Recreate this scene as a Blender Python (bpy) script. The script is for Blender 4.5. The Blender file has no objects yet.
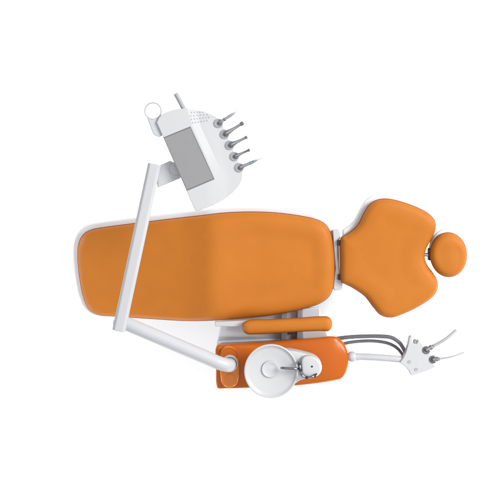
import bpy, bmesh, math, random
import numpy as np
from mathutils import Vector, Matrix
from mathutils.geometry import delaunay_2d_cdt

random.seed(4)
scene = bpy.context.scene
col = scene.collection

# ------------------------------------------------------------------ layout
H, Z0, MPP = 6.0, 0.55, 0.005                 # camera height, reference height, metres per photo pixel there
NAD = Vector(((205 - 250) * MPP, (250 - 120) * MPP))   # point of the floor straight below the camera


def B(u, v, z):
    """photo position (u, v) of a point at height z -> world point"""
    x, y = (u - 250) * MPP, (250 - v) * MPP
    k = (H - z) / (H - Z0)
    return Vector((NAD.x + (x - NAD.x) * k, NAD.y + (y - NAD.y) * k, z))


def pxs(z):
    return MPP * (H - z) / (H - Z0)


def UV(x, y, z):
    k = (H - Z0) / (H - z)
    return ((NAD.x + (x - NAD.x) * k) / MPP + 250, 250 - (NAD.y + (y - NAD.y) * k) / MPP)


# --------------------------------------------------------------- materials
def mat(name, rgb, rough=0.4, metal=0.0, spec=0.5, coat=0.0, bump=0.0, bscale=300.0, var=0.03, vscale=6.0, coat_rough=0.08):
    m = bpy.data.materials.new(name)
    m.use_nodes = True
    nt = m.node_tree
    p = nt.nodes['Principled BSDF']
    tc = nt.nodes.new('ShaderNodeTexCoord')
    n = nt.nodes.new('ShaderNodeTexNoise')
    n.inputs['Scale'].default_value = vscale
    n.inputs['Detail'].default_value = 4
    nt.links.new(tc.outputs['Object'], n.inputs['Vector'])
    r = nt.nodes.new('ShaderNodeValToRGB')
    r.color_ramp.elements[0].position = 0.3
    r.color_ramp.elements[1].position = 0.7
    r.color_ramp.elements[0].color = (*[c * (1 - var) for c in rgb], 1)
    r.color_ramp.elements[1].color = (*[min(1, c * (1 + var)) for c in rgb], 1)
    nt.links.new(n.outputs['Fac'], r.inputs['Fac'])
    nt.links.new(r.outputs['Color'], p.inputs['Base Color'])
    mr = nt.nodes.new('ShaderNodeMapRange')
    mr.inputs['To Min'].default_value = max(0.02, rough * 0.88)
    mr.inputs['To Max'].default_value = min(1, rough * 1.12)
    n2 = nt.nodes.new('ShaderNodeTexNoise')
    n2.inputs['Scale'].default_value = 35
    nt.links.new(tc.outputs['Object'], n2.inputs['Vector'])
    nt.links.new(n2.outputs['Fac'], mr.inputs['Value'])
    nt.links.new(mr.outputs['Result'], p.inputs['Roughness'])
    p.inputs['Metallic'].default_value = metal
    p.inputs['Specular IOR Level'].default_value = spec
    p.inputs['Coat Weight'].default_value = coat
    p.inputs['Coat Roughness'].default_value = coat_rough
    if bump:
        v = nt.nodes.new('ShaderNodeTexVoronoi')
        v.inputs['Scale'].default_value = bscale
        b = nt.nodes.new('ShaderNodeBump')
        b.inputs['Strength'].default_value = bump
        b.inputs['Distance'].default_value = 0.0006
        nt.links.new(tc.outputs['Object'], v.inputs['Vector'])
        nt.links.new(v.outputs['Distance'], b.inputs['Height'])
        nt.links.new(b.outputs['Normal'], p.inputs['Normal'])
    return m


M = {
    'floor': mat('white_floor', (0.93, 0.93, 0.93), 0.9, spec=0.0, var=0.0),
    'vinyl': mat('orange_vinyl', (0.415, 0.134, 0.015), 0.5, spec=0.16, bump=0.35, bscale=420, var=0.03, vscale=9),
    'edge_shade': mat('dark_orange_edge_shade', (0.20, 0.050, 0.010), 0.5, spec=0.15, var=0.03),  # dark tone stands in for shade along the cushion edges
    'paint': mat('orange_paint', (0.41, 0.090, 0.006), 0.24, spec=0.22, coat=0.0, var=0.02, coat_rough=0.15),
    'paint_light': mat('orange_paint_pod', (0.60, 0.165, 0.010), 0.3, spec=0.3, coat=0.3, var=0.02),
    'white': mat('white_plastic', (0.425, 0.435, 0.45), 0.38, spec=0.35, var=0.012),
    'bright': mat('bright_white_plastic', (0.445, 0.45, 0.46), 0.35, spec=0.35, var=0.01),
    'shell': mat('white_gloss_shell', (0.60, 0.61, 0.63), 0.4, spec=0.3, var=0.01),
    'grey': mat('grey_plastic', (0.28, 0.29, 0.305), 0.45, spec=0.35, var=0.03),
    'carriage': mat('satin_grey_metal', (0.51, 0.56, 0.60), 0.5, spec=0.3, var=0.03),
    'cover': mat('pale_grey_metal', (0.62, 0.68, 0.74), 0.45, spec=0.3, var=0.02),
    'neck': mat('light_grey_plastic', (0.40, 0.41, 0.425), 0.45, spec=0.3, var=0.02),
    'steel': mat('brushed_steel', (0.38, 0.39, 0.41), 0.28, metal=0.9, var=0.06, vscale=40),
    'chrome': mat('chrome', (0.20, 0.20, 0.215), 0.10, metal=1.0, var=0.02),
    'dark': mat('dark_rubber', (0.025, 0.026, 0.03), 0.55, spec=0.3, var=0.1),
    'hose': mat('grey_hose', (0.098, 0.099, 0.106), 0.32, spec=0.5, var=0.08, vscale=40),
    'screen': mat('grey_screen', (0.222, 0.222, 0.227), 0.4, spec=0.3, bump=0.2, bscale=700, var=0.02, vscale=60),
    'print': mat('pale_grey_print', (0.36, 0.365, 0.385), 0.5, spec=0.2, var=0.02),
    'socket': mat('socket_grey', (0.12, 0.125, 0.135), 0.4, spec=0.4, var=0.06),
    'cyan': mat('cyan_band', (0.10, 0.25, 0.28), 0.3, spec=0.4, var=0.02),
    'clear': mat('milky_tube', (0.40, 0.41, 0.425), 0.3, spec=0.4, var=0.02),
}

# ------------------------------------------------------------------ objects
WL = {}


def tag(o, label=None, cat=None, group=None, kind=None):
    for k, v in (('label', label), ('category', cat), ('group', group), ('kind', kind)):
        if v:
            o[k] = v
    return o


def empty(name, loc, label, cat, group=None):
    o = bpy.data.objects.new(name, None)
    o.empty_display_size = 0.05
    col.objects.link(o)
    o.location = loc
    WL[o] = Vector(loc)
    return tag(o, label, cat, group)


def link(name, verts, faces, m, parent=None, smooth=True, bevel=0.0, segs=3, angle=40, origin=None):
    vs = [Vector(v) for v in verts]
    if origin is None:
        lo = Vector([min(v[i] for v in vs) for i in range(3)])
        hi = Vector([max(v[i] for v in vs) for i in range(3)])
        origin = (lo + hi) / 2
        origin.z = lo.z
    origin = Vector(origin)
    me = bpy.data.meshes.new(name)
    me.from_pydata([v - origin for v in vs], [], [list(f) for f in faces])
    bm = bmesh.new()
    bm.from_mesh(me)
    bmesh.ops.remove_doubles(bm, verts=bm.verts, dist=1e-6)
    bmesh.ops.recalc_face_normals(bm, faces=bm.faces)
    if smooth:
        for f in bm.faces:
            f.smooth = True
        for e in bm.edges:
            if len(e.link_faces) == 2 and e.calc_face_angle(0) > math.radians(angle):
                e.smooth = False
    bm.to_mesh(me)
    bm.free()
    me.materials.append(m)
    o = bpy.data.objects.new(name, me)
    col.objects.link(o)
    o.location = origin
    WL[o] = origin
    if parent is not None:
        o.parent = parent
        o.matrix_parent_inverse = Matrix.Translation(-WL[parent])
    if bevel:
        b = o.modifiers.new('bevel', 'BEVEL')
        b.width = bevel
        b.segments = segs
        b.limit_method = 'ANGLE'
        b.angle_limit = math.radians(30)
        b.harden_normals = True
    return o


def copy_part(src, name, delta, parent):
    o = src.copy()
    o.name = name
    col.objects.link(o)
    o.parent = parent
    o.location = src.location + Vector(delta)
    WL[o] = WL[src] + Vector(delta)
    o.matrix_parent_inverse = Matrix.Translation(-WL[parent])
    return o


def spline(pts, n, closed=True):
    """Catmull-Rom through pts, resampled to n points of even spacing"""
    P = [np.array(p, float) for p in pts]
    L = len(P)
    out = []
    rng = range(L) if closed else range(L - 1)
    for i in rng:
        if closed:
            a, b, c, d = P[(i - 1) % L], P[i], P[(i + 1) % L], P[(i + 2) % L]
        else:
            b, c = P[i], P[i + 1]
            a = P[i - 1] if i > 0 else 2 * b - c
            d = P[i + 2] if i + 2 < L else 2 * c - b
        # centripetal
        t0 = 0.0
        t1 = t0 + max(1e-6, np.linalg.norm(b - a)) ** 0.5
        t2 = t1 + max(1e-6, np.linalg.norm(c - b)) ** 0.5
        t3 = t2 + max(1e-6, np.linalg.norm(d - c)) ** 0.5
        for t in np.linspace(t1, t2, 24, endpoint=False):
            A1 = (t1 - t) / (t1 - t0) * a + (t - t0) / (t1 - t0) * b
            A2 = (t2 - t) / (t2 - t1) * b + (t - t1) / (t2 - t1) * c
            A3 = (t3 - t) / (t3 - t2) * c + (t - t2) / (t3 - t2) * d
            B1 = (t2 - t) / (t2 - t0) * A1 + (t - t0) / (t2 - t0) * A2
            B2 = (t3 - t) / (t3 - t1) * A2 + (t - t1) / (t3 - t1) * A3
            out.append((t2 - t) / (t2 - t1) * B1 + (t - t1) / (t2 - t1) * B2)
    if not closed:
        out.append(P[-1])
    out = np.array(out)
    if closed:
        out = np.vstack([out, out[:1]])
    s = np.concatenate([[0], np.cumsum(np.linalg.norm(np.diff(out, axis=0), axis=1))])
    q = np.linspace(0, s[-1], n + 1)[:-1] if closed else np.linspace(0, s[-1], n)
    return np.stack([np.interp(q, s, out[:, k]) for k in range(out.shape[1])], 1)


def offset_px(pts, d, shift=(0, 0)):
    p = np.array(pts, float)
    t = np.roll(p, -1, 0) - np.roll(p, 1, 0)
    t /= np.linalg.norm(t, axis=1)[:, None] + 1e-9
    area = 0.5 * np.sum(p[:, 0] * np.roll(p[:, 1], -1) - np.roll(p[:, 0], -1) * p[:, 1])
    n = np.stack([t[:, 1], -t[:, 0]], 1) * (1 if area > 0 else -1)
    return p + n * d + np.array(shift)


def edge_dist(q, poly):
    a = poly
    b = np.roll(poly, -1, 0)
    ab = b - a
    out = np.full(len(q), 1e9)
    for i in range(len(a)):
        t = np.clip(((q - a[i]) @ ab[i]) / (ab[i] @ ab[i] + 1e-12), 0, 1)
        out = np.minimum(out, np.linalg.norm(q - (a[i] + t[:, None] * ab[i]), axis=1))
    return out


def inside(q, poly):
    x, y = q[:, 0], q[:, 1]
    c = np.zeros(len(q), bool)
    n = len(poly)
    for i in range(n):
        x1, y1 = poly[i]
        x2, y2 = poly[(i + 1) % n]
        k = (y1 > y) != (y2 > y)
        with np.errstate(divide='ignore', invalid='ignore'):
            c ^= k & (x < (x2 - x1) * (y - y1) / (y2 - y1) + x1)
    return c


def sm(x, a, b):
    t = np.clip((x - a) / (b - a), 0, 1)
    return t * t * (3 - 2 * t)


def cushion(name, pts_px, ztop, thick, r, m, parent, bulge=0.012, soft=0.06, n=260, step=0.012, zfun=None, under=0.010, flare=0.0, edge_shade=0.0):
    """a padded (or softly rounded) body with the given outline: rounded upper edge, crowned top, closed underside"""
    px = spline(pts_px, n) if len(pts_px) < 120 else np.array(pts_px)
    zed = ztop - r
    O = np.array([B(u, v, zed)[:2] for u, v in px])
    area = 0.5 * np.sum(O[:, 0] * np.roll(O[:, 1], -1) - np.roll(O[:, 0], -1) * O[:, 1])
    if area < 0:
        O = O[::-1].copy()
    n = len(O)
    t = np.roll(O, -1, 0) - np.roll(O, 1, 0)
    t /= np.linalg.norm(t, axis=1)[:, None]
    nin = np.stack([-t[:, 1], t[:, 0]], 1)
    pts = [O]
    for f in (0.04, 0.14, 0.32, 0.6, 1.0, 1.5):
        ring = O + nin * (r * f)
        ok = inside(ring, O) & (edge_dist(ring, O) > r * f * 0.96)
        pts.append(ring[ok])
    lo, hi = O.min(0), O.max(0)
    gx, gy = np.meshgrid(np.arange(lo[0], hi[0], step), np.arange(lo[1], hi[1], step))
    gx[::2] += step * 0.5
    g = np.stack([gx.ravel(), gy.ravel()], 1)
    g = g[inside(g, O)]
    g = g[edge_dist(g, O) > r * 1.5 + step * 0.5]
    pts.append(g)
    Q = np.vstack(pts)
    v2, e2, f2, *_ = delaunay_2d_cdt([Vector(p) for p in Q], [], [list(range(n))], 1, 1e-6)
    V = np.array([[p.x, p.y] for p in v2])
    d = edge_dist(V, O)
    dd = np.clip(d, 0, r)
    h = -r + np.sqrt(np.maximum(0, r * r - (r - dd) ** 2)) + bulge * (1 - np.exp(-np.maximum(0, d - 0.3 * r) / soft))
    zt = np.full(len(V), ztop)
    uu, vv = np.array([UV(x, y, ztop) for x, y in V]).T
    extra = zfun(uu, vv, d) if zfun is not None else np.zeros(len(V))
    V0 = V.copy()
    kk = (H - zt - extra) / (H - zt)          # keep the plan outline where the photo shows it when the top dips
    V = np.array([NAD.x, NAD.y]) + (V - np.array([NAD.x, NAD.y])) * kk[:, None]
    verts = [(V[i, 0], V[i, 1], zt[i] + h[i] + extra[i]) for i in range(len(V))]
    faces = [list(f) for f in f2]
    # side walls; the first n points of the triangulation are the outline, in order
    uo, vo = np.array([UV(x, y, ztop) for x, y in V0[:n]]).T
    eo = zfun(uo, vo, np.zeros(n)) if zfun is not None else np.zeros(n)
    levels = []
    hs = thick - r
    for k, (fz, fi) in enumerate(((0.35, -0.0015), (0.75, 0.001), (1.0, under * 0.55), (1.0, under))):
        dz = 0.004 if k == 3 else 0
        base = len(verts)
        nm = nin
        for i in range(n):
            p = V[i] + nm[i] * fi
            p = p + (V[:n].mean(0) - p) * np.array((0.2, 1.0)) * (flare * fz)
            verts.append((p[0], p[1], ztop - r + eo[i] - hs * fz - dz))
        levels.append(base)
    prev = 0
    for base in levels:
        for i in range(n):
            j = (i + 1) % n
            faces.append([prev + i, base + i, base + j, prev + j])
        prev = base
    faces.append([prev + i for i in range(n)][::-1])
    o = link(name, verts, faces, m, parent, angle=75)
    if edge_shade:  # added thin dark tube that draws the shade line round the cushion
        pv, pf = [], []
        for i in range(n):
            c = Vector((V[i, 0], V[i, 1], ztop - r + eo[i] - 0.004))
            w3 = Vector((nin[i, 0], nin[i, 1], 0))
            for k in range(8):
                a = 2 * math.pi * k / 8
                pv.append(c + w3 * (math.cos(a) * edge_shade) + Vector((0, 0, math.sin(a) * edge_shade)))
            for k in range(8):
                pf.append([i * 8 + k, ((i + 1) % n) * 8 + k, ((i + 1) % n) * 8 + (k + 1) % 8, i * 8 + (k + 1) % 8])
        link('edge_shade', pv, pf, M['edge_shade'], o)
    return o


def prism(name, px, z0, z1, m, parent, bevel=0.004, segs=3, taper=0.0, tilt=None, extra=None):
    """extruded plan outline, its top edge seen at the given photo positions"""
    pts = [B(u, v, z1) for u, v in px]
    c = sum(pts, Vector()) / len(pts)
    n = len(pts)
    top = [p + Vector((0, 0, tilt(*q) if tilt else 0)) for p, q in zip(pts, px)]
    bot = [Vector((p.x + (c.x - p.x) * taper, p.y + (c.y - p.y) * taper, z0 + (t.z - z1 if tilt else 0))) for p, t in zip(pts, top)]
    faces = [list(range(n)), [n + i for i in range(n)][::-1]]
    for i in range(n):
        j = (i + 1) % n
        faces.append([i, n + i, n + j, j])
    return link(name, top + bot, faces, m, parent, bevel=bevel, segs=segs)


def frames(path):
    P = [Vector(p) for p in path]
    T = []
    for i in range(len(P)):
        a = P[max(0, i - 1)]
        b = P[min(len(P) - 1, i + 1)]
        T.append((b - a).normalized())
    up = Vector((0, 0, 1))
    if abs(T[0].dot(up)) > 0.95:
        up = Vector((0, 1, 0))
    x = T[0].cross(up).normalized()
    out = []
    for i in range(len(P)):
        x = (x - T[i] * x.dot(T[i])).normalized()
        out.append((P[i], x, T[i].cross(x).normalized()))
    return out


def sweep(name, path, radii, m, parent, section=None, segs=24, bevel=0.0, round_ends=True):
    """a tube or bar along a path; section is a list of (side, up) in units of the radius"""
    if not hasattr(radii, '__len__'):
        radii = [radii] * len(path)
    fr = frames(path)
    if section is None:
        section = [(math.cos(2 * math.pi * k / segs), math.sin(2 * math.pi * k / segs)) for k in range(segs)]
        sharp = 40
    ns = len(section)
    rings = [(p, x, y, r) for (p, x, y), r in zip(fr, radii)]
    if round_ends:
        def cap(ring, d):
            p, x, y, r = ring
            return [(p + d * r * s, x, y, r * c) for s, c in ((0.10, 0.985), (0.18, 0.93), (0.24, 0.82))]
        t0 = (fr[0][0] - fr[1][0]).normalized()
        t1 = (fr[-1][0] - fr[-2][0]).normalized()
        rings = cap(rings[0], t0)[::-1] + rings + cap(rings[-1], t1)
    verts, faces = [], []
    for p, x, y, r in rings:
        for a, b in section:
            verts.append(p + x * (a * r) + y * (b * r))
    for i in range(len(rings) - 1):
        for k in range(ns):
            l = (k + 1) % ns
            faces.append([i * ns + k, i * ns + l, (i + 1) * ns + l, (i + 1) * ns + k])
    faces.append(list(range(ns))[::-1])
    faces.append([(len(rings) - 1) * ns + k for k in range(ns)])
    return link(name, verts, faces, m, parent, bevel=bevel)


def lathe(name, c, prof, m, parent, segs=72, axis=None, angle=40):
    """profile of (radius, height) turned about the vertical (or given) axis through c"""
    c = Vector(c)
    ax = Vector(axis).normalized() if axis is not None else Vector((0, 0, 1))
    q = Vector((0, 0, 1)).rotation_difference(ax)
    verts, faces, rows = [], [], []
    for r, h in prof:
        if r < 1e-6:
            rows.append([len(verts)])
            verts.append(c + q @ Vector((0, 0, h)))
        else:
            rows.append(list(range(len(verts), len(verts) + segs)))
            for k in range(segs):
                a = 2 * math.pi * k / segs
                verts.append(c + q @ Vector((r * math.cos(a), r * math.sin(a), h)))
    for a, b in zip(rows[:-1], rows[1:]):
        for k in range(segs):
            l = (k + 1) % segs
            if len(a) == 1 and len(b) == 1:
                continue
            if len(a) == 1:
                faces.append([a[0], b[k], b[l]])
            elif len(b) == 1:
                faces.append([a[k], b[0], a[l]])
            else:
                faces.append([a[k], b[k], b[l], a[l]])
    if len(rows[0]) > 1:
        faces.append(rows[0][::-1])
    if len(rows[-1]) > 1:
        faces.append(rows[-1])
    return link(name, verts, faces, m, parent, angle=angle)


def path3(pts, n=24):
    """smooth path through (u, v, z) photo positions"""
    s = spline([tuple(B(*p)) for p in pts], n, closed=False)
    return [Vector(p) for p in s]


def lerp(a, b, t):
    return a + (b - a) * t


# ------------------------------------------------------------------- floor
fl = link('floor', [(-30, -30, 0), (30, -30, 0), (30, 30, 0), (-30, 30, 0)], [[0, 1, 2, 3]], M['floor'], smooth=False)
tag(fl, kind='structure')

# ============================================================ DENTAL CHAIR
chair = empty('dental_chair', (B(225, 270, 0.5).x, B(225, 270, 0.5).y, 0),
              'orange padded reclining dental chair laid flat, with long seat, winged backrest and round headrest', 'dental chair')

SEAT = [(78, 256), (79.5, 242), (84.5, 234), (92, 230), (102, 228), (134, 223.8), (170, 219.3), (200, 216), (222, 213.4), (248, 212.2),
        (274, 213), (300, 216.2), (316, 219.8), (325.5, 225), (330.5, 234), (333, 248), (334.3, 266), (333, 286), (329, 296),
        (321, 302.5), (302, 308.8), (274, 314.4), (246, 317.6), (218, 319.8), (190, 320.6), (150, 318.4), (116, 316), (98, 314.3),
        (89.5, 309.5), (84.3, 299), (80.5, 282)]


def leg_drop(s):
    return -0.020 * sm(s, 0.0, 0.16) - 0.265 * (np.sqrt(s * s + 0.018 ** 2) + s) / 2


def seat_z(u, v, d):
    s = (211 - u) * MPP
    leg = leg_drop(s)
    w = sm(u, 215, 262)
    dish = -0.010 * sm(d, 0.045, 0.125) * w
    knee = 0.006 * np.exp(-((u - 216) / 14.0) ** 2) * sm(d, 0, 0.06)
    groove = -0.012 * np.exp(-((u - 236 - (320 - v) * 1.2) / 17.0) ** 2) * np.exp(-((v - 318) / 6.0) ** 2)
    return leg + dish + knee + groove


seat = cushion('seat_cushion', SEAT, 0.585, 0.085, 0.030, M['vinyl'], chair, bulge=0.016, soft=0.07, n=320, step=0.011, zfun=seat_z, edge_shade=0.0034)
seat_px = spline(SEAT, 240)
shell_px = offset_px(seat_px, 3.2, (-1.8, -2.2))


def shell_z(u, v, d):
    s = (211 - u) * MPP
    return leg_drop(s)


cushion('seat_shell', shell_px, 0.515, 0.06, 0.006, M['shell'], chair, bulge=0.0, step=0.03, zfun=shell_z, under=0.03)

BACK = [(341.5, 238), (346, 235.2), (353, 230.5), (359, 223.8), (364, 214), (369.5, 205.5), (376, 200.8), (385, 199.2), (398, 201.3),
        (419, 208.8), (430, 215.5), (434.8, 222), (435, 230), (431, 239), (426.2, 248), (424.2, 257), (427, 265.5), (432.5, 273),
        (436.5, 280), (437.3, 288), (433.5, 295.5), (421, 304.8), (403, 313.6), (391, 317.2), (381, 314.8), (374, 307.5),
        (365, 296), (352, 287), (345, 283.5), (341.5, 281.5), (340.7, 260)]


def back_z(u, v, d):
    # hollow along the spine, wings a little higher
    c = (v - 258.5) / 60.0
    return 0.016 * np.clip(np.abs(c), 0, 1.2) ** 2 * sm(u, 345, 385) - 0.006 * sm(d, 0.05, 0.14)


cushion('backrest_cushion', BACK, 0.590, 0.07, 0.026, M['vinyl'], chair, bulge=0.013, soft=0.05, n=320, step=0.010, zfun=back_z, edge_shade=0.0032)
back_px = spline(BACK, 240)
fade = sm(back_px[:, 1], 232, 262)
bs = offset_px(back_px, 0.0)
bs = bs + (offset_px(back_px, 1.0) - back_px) * (2.6 - 6.0 * fade)[:, None] + np.array((-1.8, -3.0)) * (1 - fade)[:, None]
bs[:, 0] = np.maximum(bs[:, 0], 343)
cushion('backrest_shell', bs, 0.535, 0.05, 0.006, M['shell'], chair, bulge=0.0, step=0.03, under=0.03)

# headrest on its stem
HEAD = []
for k in range(36):
    a = 2 * math.pi * k / 36
    x, y = 18.1 * math.cos(a), 21.9 * math.sin(a)
    t = math.radians(-4)
    HEAD.append((448.6 + x * math.cos(t) - y * math.sin(t), 254.9 + x * math.sin(t) + y * math.cos(t)))


def head_z(u, v, d):
    return -0.005 * sm(v, 240, 252) * (1 - sm(v, 252, 274)) * sm(d, 0.01, 0.05)


hr = cushion('headrest', HEAD, 0.605, 0.06, 0.022, M['vinyl'], chair, bulge=0.014, soft=0.035, n=160, step=0.008, zfun=head_z, edge_shade=0.0030)
cushion('headrest_shell', offset_px(HEAD, 0.8, (-0.3, -3.4)), 0.552, 0.04, 0.006, M['shell'], hr, bulge=0.0, step=0.02)
sweep('headrest_stem', [B(421, 254.6, 0.553), B(433, 254.8, 0.553)], 0.0095, M['steel'], hr)
prism('headrest_bracket', [(428.6, 248.6), (432.5, 248.6), (432.5, 260.6), (428.6, 260.6)], 0.535, 0.568, M['dark'], hr, 0.004)

# hinge between seat and backrest
hb = prism('hinge_bracket', [(332.6, 230.2), (339.0, 229.4), (340.4, 231.5), (340.4, 239), (338, 241), (338, 279), (341.6, 281), (342.6, 282.5),
                             (342.4, 288.6), (340.6, 290.2), (334.6, 290.6), (333, 288), (335.4, 268), (333.6, 246)], 0.50, 0.548, M['white'], chair, 0.006)
rod = sweep('hinge_rod', [B(339.0, 241, 0.556), B(340.2, 281, 0.556)], 0.0052, M['steel'], hb)
for (u, v) in ((339.2, 243.0), (340.1, 277.2)):
    prism('hinge_clamp', [(u - 1.8, v - 2.8), (u + 1.6, v - 2.8), (u + 1.6, v + 2.8), (u - 1.8, v + 2.8)], 0.545, 0.564, M['dark'], hb, 0.002)
prism('hinge_slot', [(337.6, 242), (338.6, 242), (339.6, 279), (338.6, 279)], 0.546, 0.552, M['socket'], hb, 0.0)

# armrest on its support bar
ARM = [(244.2, 331.5), (243.0, 328), (243.6, 323.6), (248, 321), (270, 319.9), (300, 318.3), (321, 316.9), (328.3, 317.5), (331.4, 321.5),
       (331.3, 327), (328.6, 330.6), (320, 330.6), (300, 331.4), (275, 333), (255, 334.0), (247.5, 333.8)]
ar = cushion('armrest', ARM, 0.70, 0.05, 0.019, M['vinyl'], chair, bulge=0.006, soft=0.02, n=180, step=0.006, edge_shade=0.0026)
prism('support_bar', [(214.8, 322.0), (250, 320.6), (324, 318.5), (324, 325), (250, 327.2), (215.0, 326.6)], 0.615, 0.645, M['bright'], ar, 0.005)

# carriage that joins the seat to the water unit
def slope(u, v):
    return 0.05 - 0.10 * (v - 318) / 30.0


prism('side_carriage', [(221.5, 319), (318.5, 305.5), (319, 316), (331.0, 343), (325, 350), (216.2, 352)], 0.36, 0.41, M['carriage'], chair, 0.006, tilt=slope)
prism('carriage_cover', [(300.5, 306), (318.3, 304.5), (318.8, 316), (330.5, 341), (303, 344)], 0.40, 0.432, M['cover'], chair, 0.005, tilt=slope)
prism('carriage_rail', [(280.4, 309), (286.6, 309), (287.6, 346), (281.4, 346)], 0.41, 0.445, M['grey'], chair, 0.003, tilt=slope)
prism('carriage_rail', [(296, 307), (300.8, 307), (302.8, 344), (297.2, 344)], 0.41, 0.445, M['grey'], chair, 0.003, tilt=slope)
prism('carriage_bolt', [(286, 331.6), (297, 331.0), (297.2, 334), (286.2, 334.6)], 0.40, 0.44, M['dark'], chair, 0.003)
prism('carriage_lip', [(217.0, 341.2), (281, 339.0), (281, 346), (216, 351)], 0.36, 0.395, M['cover'], chair, 0.004)

# lift column and foot under the seat
prism('lift_column', [(222, 245), (285, 245), (285, 295), (222, 295)], 0.055, 0.43, M['white'], chair, 0.02, taper=-0.1)
prism('foot_plate', [(190, 235), (300, 235), (306, 241), (306, 296), (300, 302), (190, 302), (184, 296), (184, 241)], 0.0, 0.055, M['shell'], chair, 0.015)

# ============================================================ CUSPIDOR UNIT
unit = empty('cuspidor_unit', (B(282, 362, 0.4).x, B(282, 362, 0.4).y, 0),
             'glossy orange water unit cabinet carrying a round white spittoon bowl beside the chair', 'cuspidor unit')
CAB = [(217.5, 345.4), (225, 344.9), (255, 343.0), (290, 340.2), (320, 337.6), (335, 336.4), (341, 339.8), (346, 347), (348.4, 356), (348.2, 364),
       (346, 372), (341.5, 378.2), (335, 380.4), (300, 385.2), (265, 387.2), (225, 388.4), (217.8, 388.2), (216.4, 385), (216.0, 366), (215.7, 348.4)]


def cab_z(u, v, d):
    c = (v - (366 - 4 * (u - 216) / 130.0)) / 22.0
    return -0.016 * np.clip(np.abs(c), 0, 1) ** 2 * sm(u, 238, 262) - 0.014 * sm(u, 318, 350) ** 2


cushion('cabinet', CAB, 0.70, 0.28, 0.014, M['paint'], unit, bulge=0.004, soft=0.02, n=340, step=0.008, zfun=cab_z, under=0.01, flare=0.42)
# hanger and post carrying the cabinet
prism('cabinet_post', [(262, 345), (322, 341), (322, 372), (262, 376)], 0.04, 0.44, M['white'], unit, 0.02)
prism('post_foot', [(252, 338), (328, 334), (328, 378), (252, 382)], 0.0, 0.04, M['shell'], unit, 0.01)

POD = [(220.6, 356), (222.0, 350.2), (226, 346.9), (231.5, 347), (236, 350.8), (238.2, 356.5), (239.0, 366), (238.6, 378), (236.5, 384.4), (231, 387.2),
       (226, 386.8), (222, 383.2), (220.6, 376), (220.3, 366)]
pod = cushion('arm_mount', POD, 0.733, 0.05, 0.010, M['paint_light'], unit, bulge=0.004, soft=0.02, n=140, step=0.007)
c = B(229.9, 379.0, 0.745)
lathe('mount_cap', (c.x, c.y, 0.730), [(0.0245, 0.0), (0.0245, 0.0075), (0.0235, 0.0095), (0.021, 0.0095), (0.018, 0.0075), (0, 0.0078)], M['paint_light'], pod)
c = B(229.2, 356.5, 0.74)
lathe('mount_ring', (c.x, c.y, 0.735), [(0.042, 0), (0.042, 0.004), (0.0405, 0.0052), (0.039, 0.004), (0.039, 0.0025), (0, 0.0025)], M['paint'], pod)

# spittoon bowl
ZB = 0.86
bc = B(271.2, 371.3, ZB)
R = 27.0 * pxs(ZB)
bowl = lathe('spittoon_bowl', bc, [(0.03, -0.085), (0.06, -0.082), (R * 0.8, -0.045), (R * 0.97, -0.016), (R, -0.006), (R, -0.002), (R * 0.99, 0.0), (R * 0.955, 0.0005),
                           (R * 0.935, -0.001), (R * 0.90, -0.007), (R * 0.80, -0.009), (R * 0.62, -0.0135), (R * 0.45, -0.0165), (R * 0.33, -0.017)], M['bright'], unit, angle=60, segs=96)
dc = B(269.9, 368.9, ZB - 0.02)
lathe('drain_cap', (dc.x, dc.y, ZB - 0.018), [(8.6 * pxs(ZB), 0), (8.6 * pxs(ZB), 0.005), (8.0 * pxs(ZB), 0.0085), (7.2 * pxs(ZB), 0.0085), (6.6 * pxs(ZB), 0.0065), (0.012, 0.0072), (0, 0.0075)], M['bright'], bowl)
HOUS = [(280, 350.8), (288.8, 350.3), (297, 351.5), (306, 353.6), (314, 356.0), (319, 359.4), (321.6, 364.5), (321.6, 370), (318.6, 375), (313, 377.6), (306, 378.6),
        (300, 380.2), (294.6, 383.4), (287, 383.6), (291.5, 377), (293, 371), (292, 364), (287.5, 356.5)]
hous = cushion('spout_housing', HOUS, ZB - 0.019, 0.09, 0.008, M['bright'], unit, bulge=0.003, soft=0.02, n=180, step=0.008)
TOPH = [(301.8, 360), (304, 357), (309, 355.9), (314.5, 357.4), (318.8, 361.2), (320.6, 366), (320, 371), (316.6, 374.8), (311.5, 376), (306, 375.6), (302.6, 373), (301.6, 367)]
turret = cushion('tap_turret', TOPH, ZB + 0.012, 0.04, 0.006, M['bright'], hous, bulge=0.002, soft=0.02, n=120, step=0.006)
c = B(312.0, 366.6, ZB + 0.015)
lathe('tap_dot', (c.x, c.y, ZB + 0.0130), [(0.0050, 0), (0.0042, 0.003), (0.003, 0.0038), (0, 0.0036)], M['dark'], turret, segs=24)
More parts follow.
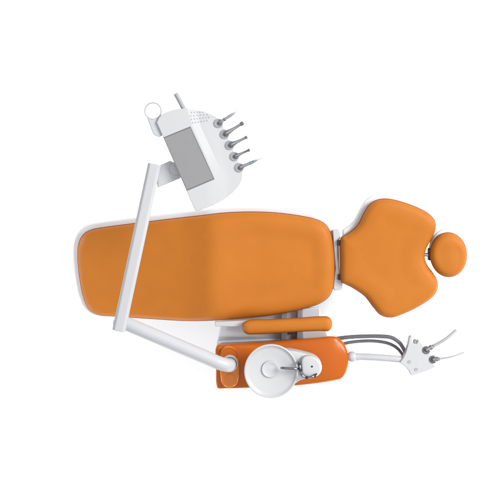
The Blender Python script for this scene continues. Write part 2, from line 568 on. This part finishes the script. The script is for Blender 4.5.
# chrome rinse pipe over the bowl and cup filler pipe curling round the turret
sweep('rinse_spout', path3([(301.5, 369.2, ZB + 0.012), (296, 368.8, ZB + 0.030), (289, 368.4, ZB + 0.034), (283.5, 368.0, ZB + 0.030), (281.4, 367.9, ZB + 0.018)], 20), 0.0058, M['chrome'], hous, segs=16)
sweep('filler_pipe', path3([(298.6, 362.2, ZB + 0.005), (299.0, 362.8, ZB + 0.022), (300.3, 368.6, ZB + 0.030), (301.0, 373.4, ZB + 0.031), (303.6, 376.6, ZB + 0.030),
                            (308, 377.4, ZB + 0.028), (313.2, 376.4, ZB + 0.022), (316.4, 374.0, ZB + 0.010)], 40), 0.0056, M['chrome'], hous, segs=16)
for q in ((299.2, 364.4, ZB + 0.026), (300.6, 370.2, ZB + 0.032), (306.6, 377.6, ZB + 0.0285), (314.6, 375.8, ZB + 0.019)):
    c = B(*q)
    lathe('pipe_collar', (c.x, c.y, c.z - 0.005), [(0.0066, 0), (0.0074, 0.001), (0.0074, 0.0095), (0.0060, 0.0115), (0, 0.0115)], M['dark'], hous, segs=20)

# ============================================================ DELIVERY ARM
ZA = 0.86
arm = empty('delivery_arm', (B(230, 364, 0.74).x, B(230, 364, 0.74).y, 0.735),
            'white two-piece swing arm crossing over the seat from the orange cabinet to the instrument console', 'swing arm')
c = B(229.8, 364.0, 0.765)
lathe('collar', (c.x, c.y, 0.736), [(0.0395, 0), (0.0395, 0.026), (0.038, 0.029), (0.0345, 0.029), (0.0335, 0.026), (0.0335, 0.02), (0, 0.02)], M['bright'], arm)
sweep('lower_arm', path3([(121.5, 321.4, ZA), (150, 333.6, ZA), (180, 346.4, ZA), (206, 357.4, ZA), (219, 362.9, ZA - 0.002), (225.0, 364.6, ZA - 0.010), (228.3, 365.2, ZA - 0.028), (229.4, 365.0, ZA - 0.060), (229.7, 364.6, ZA - 0.115)], 70),
      6.75 * pxs(ZA), M['white'], arm, segs=40)
# elbow: pivot pin between the two pieces
ZU = 0.975
c = B(120, 322.0, 0.9)
lathe('elbow_pin', (c.x, c.y, ZA - 0.036), [(0.027, 0), (0.029, 0.003), (0.029, ZU - ZA), (0, ZU - ZA)], M['white'], arm)
a, b = B(118.9, 330.4, ZU), B(154.6, 163.9, ZU + 0.015)
hw = 6.55 * pxs(ZU)
OCT = [(1.0, -0.45), (1.0, 0.52), (0.60, 0.80), (-0.50, 0.80), (-1.0, 0.30), (-1.0, -0.45), (-0.62, -0.80), (0.62, -0.80)]
upper = sweep('upper_arm', [lerp(a, b, k / 6) for k in range(7)], hw, M['white'], arm, section=OCT, round_ends=False, bevel=0.004)
# neck that carries the console
neck = prism('console_neck', [(157.0, 166.8), (170.2, 160.6), (186, 170), (180, 178.5), (157.3, 187.8)], 0.955, 0.982, M['neck'], arm, 0.006)
c = B(176.5, 168, 0.96)
lathe('neck_pivot', (c.x, c.y, 0.965), [(0.03, 0), (0.03, 0.026), (0, 0.026)], M['neck'], arm)

# ====================================================== INSTRUMENT CONSOLE
ZC = 1.03
cons = empty('instrument_console', (B(190, 155, 0.98).x, B(190, 155, 0.98).y, 0.976),
             'white console with grey screen, keypad and five tool holders at the swing arm end', 'instrument console')
# plan outline, clockwise on the photo, and the two crease lines that run down beside the screen
top_edge = spline([(156.6, 122.5), (160, 116.2), (168, 111.6), (178, 109.0), (187, 108.2)], 12, closed=False)
strip_top = spline([(187, 108.2), (192, 108.9), (197, 110.0)], 4, closed=False)
right_top = spline([(197, 110.0), (206, 112.2), (214, 115.4), (219.5, 119.6), (223.5, 126), (231, 143.5), (238, 160), (242.4, 170.5), (242.8, 177), (240, 184.5), (233.5, 192.2), (226.0, 198.2)], 30, closed=False)
strip_bot = spline([(226.0, 198.2), (220.5, 201.6), (214.2, 204.8)], 5, closed=False)
left_bot = [(214.2, 204.8), (206, 208.2), (197.2, 211.2), (195.2, 210.6)]
L1 = [(187, 108.2), (192.0, 125.2), (204, 152.5), (216.2, 180.0), (214.2, 204.8)]
L2 = [(197.0, 110.0), (200.5, 126.0), (212.5, 152), (224.0, 177.0), (226.0, 198.2)]
DZ = 0.0092


def cpt(q, lvl):
    z = {0: 0.0, 1: -DZ}[lvl]
    return B(q[0], q[1], ZC) + Vector((0, 0, z))


verts, faces, outer = [], [], []


def addv(p):
    verts.append(p)
    return len(verts) - 1


i1 = [addv(cpt(q, 0)) for q in L1]
i2 = [addv(cpt(q, 1)) for q in L2]
te = [addv(cpt(q, 0)) for q in top_edge[:-1]]
lb = [addv(cpt(q, 0)) for q in left_bot[1:]]
st = [addv(cpt(q, 0) - Vector((0, 0, DZ * (k + 1) / 3))) for k, q in enumerate(strip_top[1:-1])]
sb = [addv(cpt(q, 1) + Vector((0, 0, DZ * (k + 1) / 4))) for k, q in enumerate(strip_bot[1:-1])]
rt = [addv(cpt(q, 1)) for q in right_top[1:-1]]
# plateau, crease strip, right-hand wing
faces.append(te + i1 + lb)
faces.append([i1[0]] + st + [i2[0], i2[1], i1[1]])
faces.append([i1[1], i2[1], i2[2], i1[2]])
faces.append([i1[2], i2[2], i2[3], i1[3]])
faces.append([i1[3], i2[3], i2[4]] + sb + [i1[4]])
faces.append([i2[0]] + rt + i2[::-1][:-1])
loop = te + [i1[0]] + st + [i2[0]] + rt + [i2[4]] + sb + [i1[4]] + lb
nl = len(loop)
cen = sum((verts[i] for i in loop), Vector()) / nl
b1, b2 = [], []
for i in loop:
    p = verts[i]
    b1.append(addv(Vector((p.x, p.y, ZC - 0.030))))
for i in loop:
    p = verts[i]
    q = p.lerp(cen, 0.10)
    b2.append(addv(Vector((q.x, q.y, ZC - 0.052))))
for rowa, rowb in ((loop, b1), (b1, b2)):
    for k in range(nl):
        l = (k + 1) % nl
        faces.append([rowa[k], rowb[k], rowb[l], rowa[l]])
faces.append(b2[::-1])
body = link('body', verts, faces, M['bright'], cons, bevel=0.0035, segs=3, angle=12)

# screen and its dark surround
SCR = [(163.4, 137.4), (190.4, 126.4), (214.6, 179.2), (187.2, 190.8)]
c0 = (sum(p[0] for p in SCR) / 4, sum(p[1] for p in SCR) / 4)


def grow(p, f):
    return (c0[0] + (p[0] - c0[0]) * f, c0[1] + (p[1] - c0[1]) * f)


bez = prism('screen_surround', [grow(p, 1.0) for p in SCR], ZC - 0.004, ZC + 0.0025, M['socket'], cons, 0.0012)
prism('screen', [(grow(p, 0.962)[0] - 0.35, grow(p, 0.962)[1] + 0.1) for p in SCR], ZC - 0.002, ZC + 0.0035, M['screen'], cons, 0.0008)

# keypad: small pale marks in four slanting rows
first = None
for row, (u0, v0, u1, v1, nk) in enumerate(((191.5, 112.4, 203, 112.0, 5), (190.8, 116.0, 207.2, 114.6, 6), (191.6, 119.4, 209.0, 117.2, 7), (192.6, 122.8, 207.2, 120.6, 6))):
    for k in range(nk):
        t = k / (nk - 1)
        u, v = lerp(u0, u1, t), lerp(v0, v1, t)
        # keys lie on the crease strip and the wing: pick the height of the surface below
        xl = np.interp(v, [108.2, 125.2], [187, 192.0])
        xr = np.interp(v, [110.0, 126.0], [197.0, 200.5])
        zz = ZC - DZ * float(np.clip((u - xl) / (xr - xl), 0, 1))
        if first is None:
            p = B(u, v, zz)
            first = lathe('button', (p.x, p.y, zz - 0.002), [(0.0036, 0), (0.0036, 0.0030), (0.0028, 0.0036), (0, 0.0036)], M['print'], cons, segs=14)
            first_p = Vector((p.x, p.y, zz))
        else:
            p = B(u, v, zz)
            o = copy_part(first, 'button', Vector((p.x, p.y, zz)) - first_p, cons)
            if (row * 7 + k) % 3 == 1:
                o.scale = (1.35, 0.7, 1)
            elif (row + k) % 4 == 2:
                o.scale = (0.75, 1.25, 1)
            o.rotation_euler.z = math.radians(24)

# ring handle on its grip at the near corner, and the grey rod on the far edge
zr = ZC - 0.018
ringc = B(153.2, 110.9, zr)
rr = 8.2 * pxs(zr)
ringpath = []
grip = prism('handle_grip', [(146.6, 116.5), (151.5, 119.4), (157.8, 116.6), (160.6, 126), (162, 136.2), (158.2, 137.0), (153.4, 134.6), (150.4, 127)], ZC - 0.040, ZC - 0.012, M['white'], cons, 0.005)
sec = [(math.cos(2 * math.pi * k / 12) * 0.0036, math.sin(2 * math.pi * k / 12) * 0.0065) for k in range(12)]
rv, rf = [], []
for i in range(56):
    a = 2 * math.pi * i / 56
    for x, z in sec:
        rv.append(ringc + Vector(((rr + x) * math.cos(a), (rr + x) * math.sin(a), z)))
for i in range(56):
    for k in range(12):
        rf.append([i * 12 + k, ((i + 1) % 56) * 12 + k, ((i + 1) % 56) * 12 + (k + 1) % 12, i * 12 + (k + 1) % 12])
link('handle_ring', rv, rf, M['white'], grip)
sweep('handle_rod', [B(176.0, 94.2, ZC - 0.010), B(179, 99.5, ZC - 0.016), B(186.0, 113, ZC - 0.026)], 2.35 * pxs(ZC), M['grey'], cons, segs=24)

# five holders along the right edge; the tools lean in them
HOLD = [(218.6, 123.2), (224.8, 134.2), (229.9, 145.2), (234.6, 156.4), (239.4, 167.6)]
ZHO = ZC - DZ + 0.003
hp = [B(u, v, ZHO) for u, v in HOLD]
ro = 4.6 * pxs(ZC)
h0 = lathe('holder', hp[0] - Vector((0, 0, 0.05)), [(ro, 0), (ro, 0.0505), (ro * 0.95, 0.0525), (ro * 0.74, 0.0525), (ro * 0.68, 0.0500), (0, 0.0496)], M['grey'], cons, segs=40)
w0 = lathe('holder_well', hp[0] + Vector((0.003, -0.003, -0.002)), [(ro * 0.5, 0), (ro * 0.5, 0.0022), (0, 0.0024)], M['socket'], h0, segs=32)
for q in hp[1:]:
    h = copy_part(h0, 'holder', q - hp[0], cons)
    copy_part(w0, 'holder_well', q - hp[0], h)

# ============================================================ HAND TOOLS
TG = 'dental tools in the console holders'


def tool(name, label, i, tip, prof, m, cat, bands=()):
    """a turned handpiece lying from its holder out to the tip; prof is (fraction, radius)"""
    base = hp[i] + Vector((0, 0, 0.004))
    tp = B(tip[0], tip[1], ZC + 0.025)
    t = empty(name, base, label, cat, TG)
    d = tp - base
    L = d.length
    ax = d.normalized()
    pr = [(0.0, 0.0)] + [(r * 0.88, f * L) for f, r in prof]
    if pr[-1][0] > 0.0005:
        pr.append((0.0, pr[-1][1] + 0.0004))
    bodyo = lathe('handle', base, pr, m, t, segs=24, axis=ax, angle=50)
    for f0, f1, r, mm, nm in bands:
        lathe(nm, base + ax * (f0 * L), [(0, 0), (r * 0.8, 0.0003), (r, 0.0012), (r, (f1 - f0) * L - 0.002), (r * 0.75, (f1 - f0) * L - 0.0004), (0, (f1 - f0) * L)], M[mm], t, segs=24, axis=ax)
    return t, base, ax, L


S = M['steel']
t, b_, a_, L_ = tool('scaler', 'short grey scaler with fine needle tip in the holder next to the keypad', 0, (237.2, 111.2),
     [(0.05, 0.007), (0.2, 0.0085), (0.42, 0.0075), (0.62, 0.0085), (0.78, 0.0062), (0.86, 0.0030), (1.0, 0.0007)], M['grey'], 'dental tool', [(0.30, 0.36, 0.0088, 'socket', 'grip_ring')])
t, b_, a_, L_ = tool('handpiece', 'steel handpiece with bulbous socket end and angled dark head, second holder below the keypad', 1, (243.2, 122.8),
     [(0.02, 0.009), (0.10, 0.0125), (0.22, 0.0125), (0.36, 0.0098), (0.55, 0.0080), (0.80, 0.0070), (0.86, 0.0088), (0.98, 0.0088), (1.0, 0.006)], S, 'dental tool', [(0.86, 1.012, 0.0092, 'socket', 'head')])
t, b_, a_, L_ = tool('handpiece', 'steel handpiece tapering to a blunt grey head in the middle holder of five', 2, (247.0, 137.0),
     [(0.02, 0.009), (0.10, 0.0125), (0.24, 0.0122), (0.40, 0.0088), (0.60, 0.0072), (0.80, 0.0066), (0.88, 0.0072), (0.99, 0.0066), (1.0, 0.005)], S, 'dental tool', [(0.90, 1.012, 0.0074, 'socket', 'head')])
t, b_, a_, L_ = tool('syringe', 'slim plain grey syringe with short straight blunt nozzle, between blunt handpiece and cyan-banded one', 3, (249.6, 149.8),
     [(0.02, 0.008), (0.12, 0.0105), (0.30, 0.0085), (0.50, 0.0062), (0.88, 0.0056), (0.90, 0.0070), (0.99, 0.0066), (1.0, 0.005)], S, 'dental tool', [(0.90, 1.012, 0.0073, 'socket', 'nozzle')])
t, b_, a_, L_ = tool('handpiece', 'grey handpiece with a cyan band and long thin needle, longest of the console tools', 4, (263.0, 157.6),
     [(0.02, 0.008), (0.08, 0.0105), (0.22, 0.0085), (0.44, 0.0080), (0.62, 0.0076), (0.70, 0.0056), (0.76, 0.0030), (0.80, 0.0018), (1.0, 0.0014)], S, 'dental tool',
     [(0.44, 0.52, 0.0086, 'cyan', 'colour_band'), (0.56, 0.60, 0.0082, 'socket', 'grip_ring')])

# ============================================================ ASSISTANT ARM
ZS = 0.70
asst = empty('assistant_arm', (B(352, 357, 0.6).x, B(352, 357, 0.6).y, 0.56),
             'white assistant arm with ball joint and fan-shaped holder plate beside the orange cabinet', 'assistant arm')
jp = B(352.2, 356.6, 0.66)
rj = 5.3 * pxs(0.66)
ball = lathe('ball_joint', jp, [(0, -rj)] + [(rj * math.cos(math.radians(a)), rj * math.sin(math.radians(a))) for a in range(-75, 90, 15)] + [(0, rj)], M['white'], asst, segs=40)
sweep('joint_stub', [B(344, 357.2, 0.64), B(351, 356.8, 0.655)], 0.017, M['grey'], asst)
sweep('tube', path3([(353, 356.6, 0.66), (370, 357.0, 0.67), (388, 358.2, 0.675), (404, 359.6, 0.675)], 24), [0.0185] * 3 + [0.0165] * 21, M['white'], asst, segs=28)
PL = [(409.6, 337.4), (411.2, 335.6), (412.6, 337.0), (412.6, 340.8), (413.6, 343.6), (416.2, 344.0), (417.6, 342.0), (418.4, 340.0), (420.6, 341.6), (423.4, 345.2), (424.0, 348.2), (426.4, 351.8),
      (431.2, 354.0), (432.2, 357.2), (431.4, 360.4), (433.4, 363.6), (436.2, 365.4), (434.6, 367.6), (428, 370.6), (420, 373.4), (412, 375.9), (410.4, 374.6), (408.8, 371.0), (405, 366.4), (400.6, 363.6),
      (400.4, 361.6), (403.4, 357.6), (406, 352), (408.2, 344)]
plate = prism('holder_plate', PL, ZS - 0.035, ZS, M['bright'], asst, 0.006, 4)
for (u, v) in ((409.4, 361.9), (416.2, 369.4)):
    c = B(u, v, ZS)
    lathe('button', (c.x, c.y, ZS - 0.001), [(0.0078, 0), (0.0078, 0.003), (0.0066, 0.0042), (0.0045, 0.0030), (0, 0.0030)], M['print'], plate, segs=24)
c = B(415.4, 341.4, ZS - 0.02)
lathe('clip', (c.x, c.y, ZS - 0.03), [(0.0105, 0), (0.0105, 0.024), (0.0085, 0.026), (0.006, 0.022), (0, 0.022)], M['grey'], plate, segs=28)

# suction tips lying in the two outer notches
VG = 'suction tips in the assistant holder'
ZV = ZS + 0.006


def tip(label, sock, nozzle, end, mid, r0, r1):
    t = empty('suction_tip', B(*sock, ZV - 0.02), label, 'suction tip', VG)
    a, b = B(*sock, ZV - 0.004), B(*nozzle, ZV + 0.010)
    d = (b - a).normalized()
    L = (b - a).length
    lathe('connector', a, [(0, 0), (0.012, 0.0004), (0.013, 0.006), (0.013, L * 0.38), (0.0108, L * 0.42), (0.0108, L * 0.5), (0.0122, L * 0.53), (0.0122, L * 0.78), (0.009, L * 0.84), (0.008, L), (0, L)], M['steel'], t, segs=28, axis=d)
    k = lathe('collar', B(*sock, ZV - 0.01), [(0.019, 0), (0.019, 0.008), (0.015, 0.011), (0.009, 0.007), (0, 0.007)], M['socket'], t, segs=32)
    p = [Vector(q) for q in spline([tuple(a.lerp(b, 0.9)), tuple(B(*mid, ZV + 0.026)), tuple(B(*end, ZV + 0.030))], 22, closed=False)]
    sweep('tube', p, [lerp(r0, r1, i / 21) for i in range(22)], M['clear'], t, segs=20)


tip('thicker milky white suction tube with grey connector, upper notch of the assistant holder plate', (426.2, 349.8), (434.0, 345.8), (456.2, 330.2), (446, 338.8), 0.0075, 0.0078)
tip('thin milky white saliva tube with small grey connector, lower notch of the assistant holder plate', (433.0, 359.2), (440.0, 358.8), (464.2, 352.2), (452, 356.6), 0.0048, 0.0036)

# hoses from the cabinet to the holder plate
HG = 'grey hoses between cabinet and assistant holder'


def hose(label, pts, r):
    o = sweep('suction_hose', path3(pts, 48), r, M['hose'], None, segs=20)
    tag(o, label, 'hose', HG)


hose('dark grey hose, outer and longer curve from cabinet top corner to holder plate',
     [(336, 338.6, 0.60), (350, 337.0, 0.61), (365, 336.3, 0.62), (380, 336.3, 0.63), (391.5, 337.6, 0.635), (399.2, 342.4, 0.64), (404.0, 349.6, 0.64), (407.5, 358.0, 0.64)], 0.0098)
hose('slightly thinner dark grey hose, inner curve just below the outer hose',
     [(338, 345.2, 0.59), (350, 342.4, 0.595), (365, 341.0, 0.60), (378, 341.4, 0.60), (389, 343.6, 0.605), (396.5, 347.6, 0.61), (402.0, 353.8, 0.61), (405, 361.0, 0.61)], 0.0082)

# ================================================================= LIGHT
w = bpy.data.worlds.new('World')
scene.world = w
w.use_nodes = True
bg = w.node_tree.nodes['Background']
bg.inputs['Strength'].default_value = 1.0
# made-up ambient gradient: bright overhead, dimmed towards the horizon to darken side faces
nt = w.node_tree
tc = nt.nodes.new('ShaderNodeTexCoord')
sx = nt.nodes.new('ShaderNodeSeparateXYZ')
cr = nt.nodes.new('ShaderNodeValToRGB')
cr.color_ramp.elements[0].position = 0.0
cr.color_ramp.elements[0].color = (0.04, 0.04, 0.042, 1)
cr.color_ramp.elements[1].position = 0.85
cr.color_ramp.elements[1].color = (1.28, 1.28, 1.30, 1)
e = cr.color_ramp.elements.new(0.35)
e.color = (0.34, 0.34, 0.35, 1)
nt.links.new(tc.outputs['Generated'], sx.inputs[0])
nt.links.new(sx.outputs['Z'], cr.inputs['Fac'])
nt.links.new(cr.outputs['Color'], bg.inputs['Color'])


def aim(o, loc, target):
    o.location = loc
    o.rotation_euler = (Vector(target) - Vector(loc)).to_track_quat('-Z', 'Y').to_euler()
    col.objects.link(o)


def area(name, loc, target, size, power, colr=(1, 1, 1)):
    l = bpy.data.lights.new(name, 'AREA')
    l.energy, l.size, l.color = power, size, colr
    aim(bpy.data.objects.new(name, l), loc, target)


def spot(name, loc, target, power, angle=75):
    l = bpy.data.lights.new(name, 'SPOT')
    l.energy, l.spot_size, l.spot_blend, l.shadow_soft_size = power, math.radians(angle), 0.9, 0.25
    aim(bpy.data.objects.new(name, l), loc, target)


area('key_softbox', (9.0, 4.4, 9.4), (0.0, 0, 0.5), 5.0, 2250, (1.0, 0.99, 0.975))
# added unseen fill spots that lift the chair's shadow off the white floor
for x, y, p in ((2.6, -1.8, 55), (2.7, -0.7, 60), (-2.6, -1.6, 100), (-0.9, -2.5, 100), (0.9, -2.5, 60), (-2.8, 0.3, 85)):
    spot('floor_fill', (x, y, 0.34), (x * 0.2 - 0.2, y * 0.2 - 0.1, 0.0), p * 0.9, 60)

# ================================================================ CAMERA
cam = bpy.data.cameras.new('camera')
co = bpy.data.objects.new('camera', cam)
col.objects.link(co)
co.location = (NAD.x, NAD.y, H)
co.rotation_euler = (0, 0, 0)
W = 500 * MPP
cam.sensor_width = 36
cam.lens = 36 * (H - Z0) / W
cam.shift_x = -NAD.x / W
cam.shift_y = -NAD.y / W
cam.clip_start = 0.1
cam.clip_end = 200
scene.camera = co

scene.view_settings.view_transform = 'Standard'
scene.view_settings.look = 'None'
scene.view_settings.exposure = 0
scene.view_settings.gamma = 1
scene.cycles.max_bounces = 8
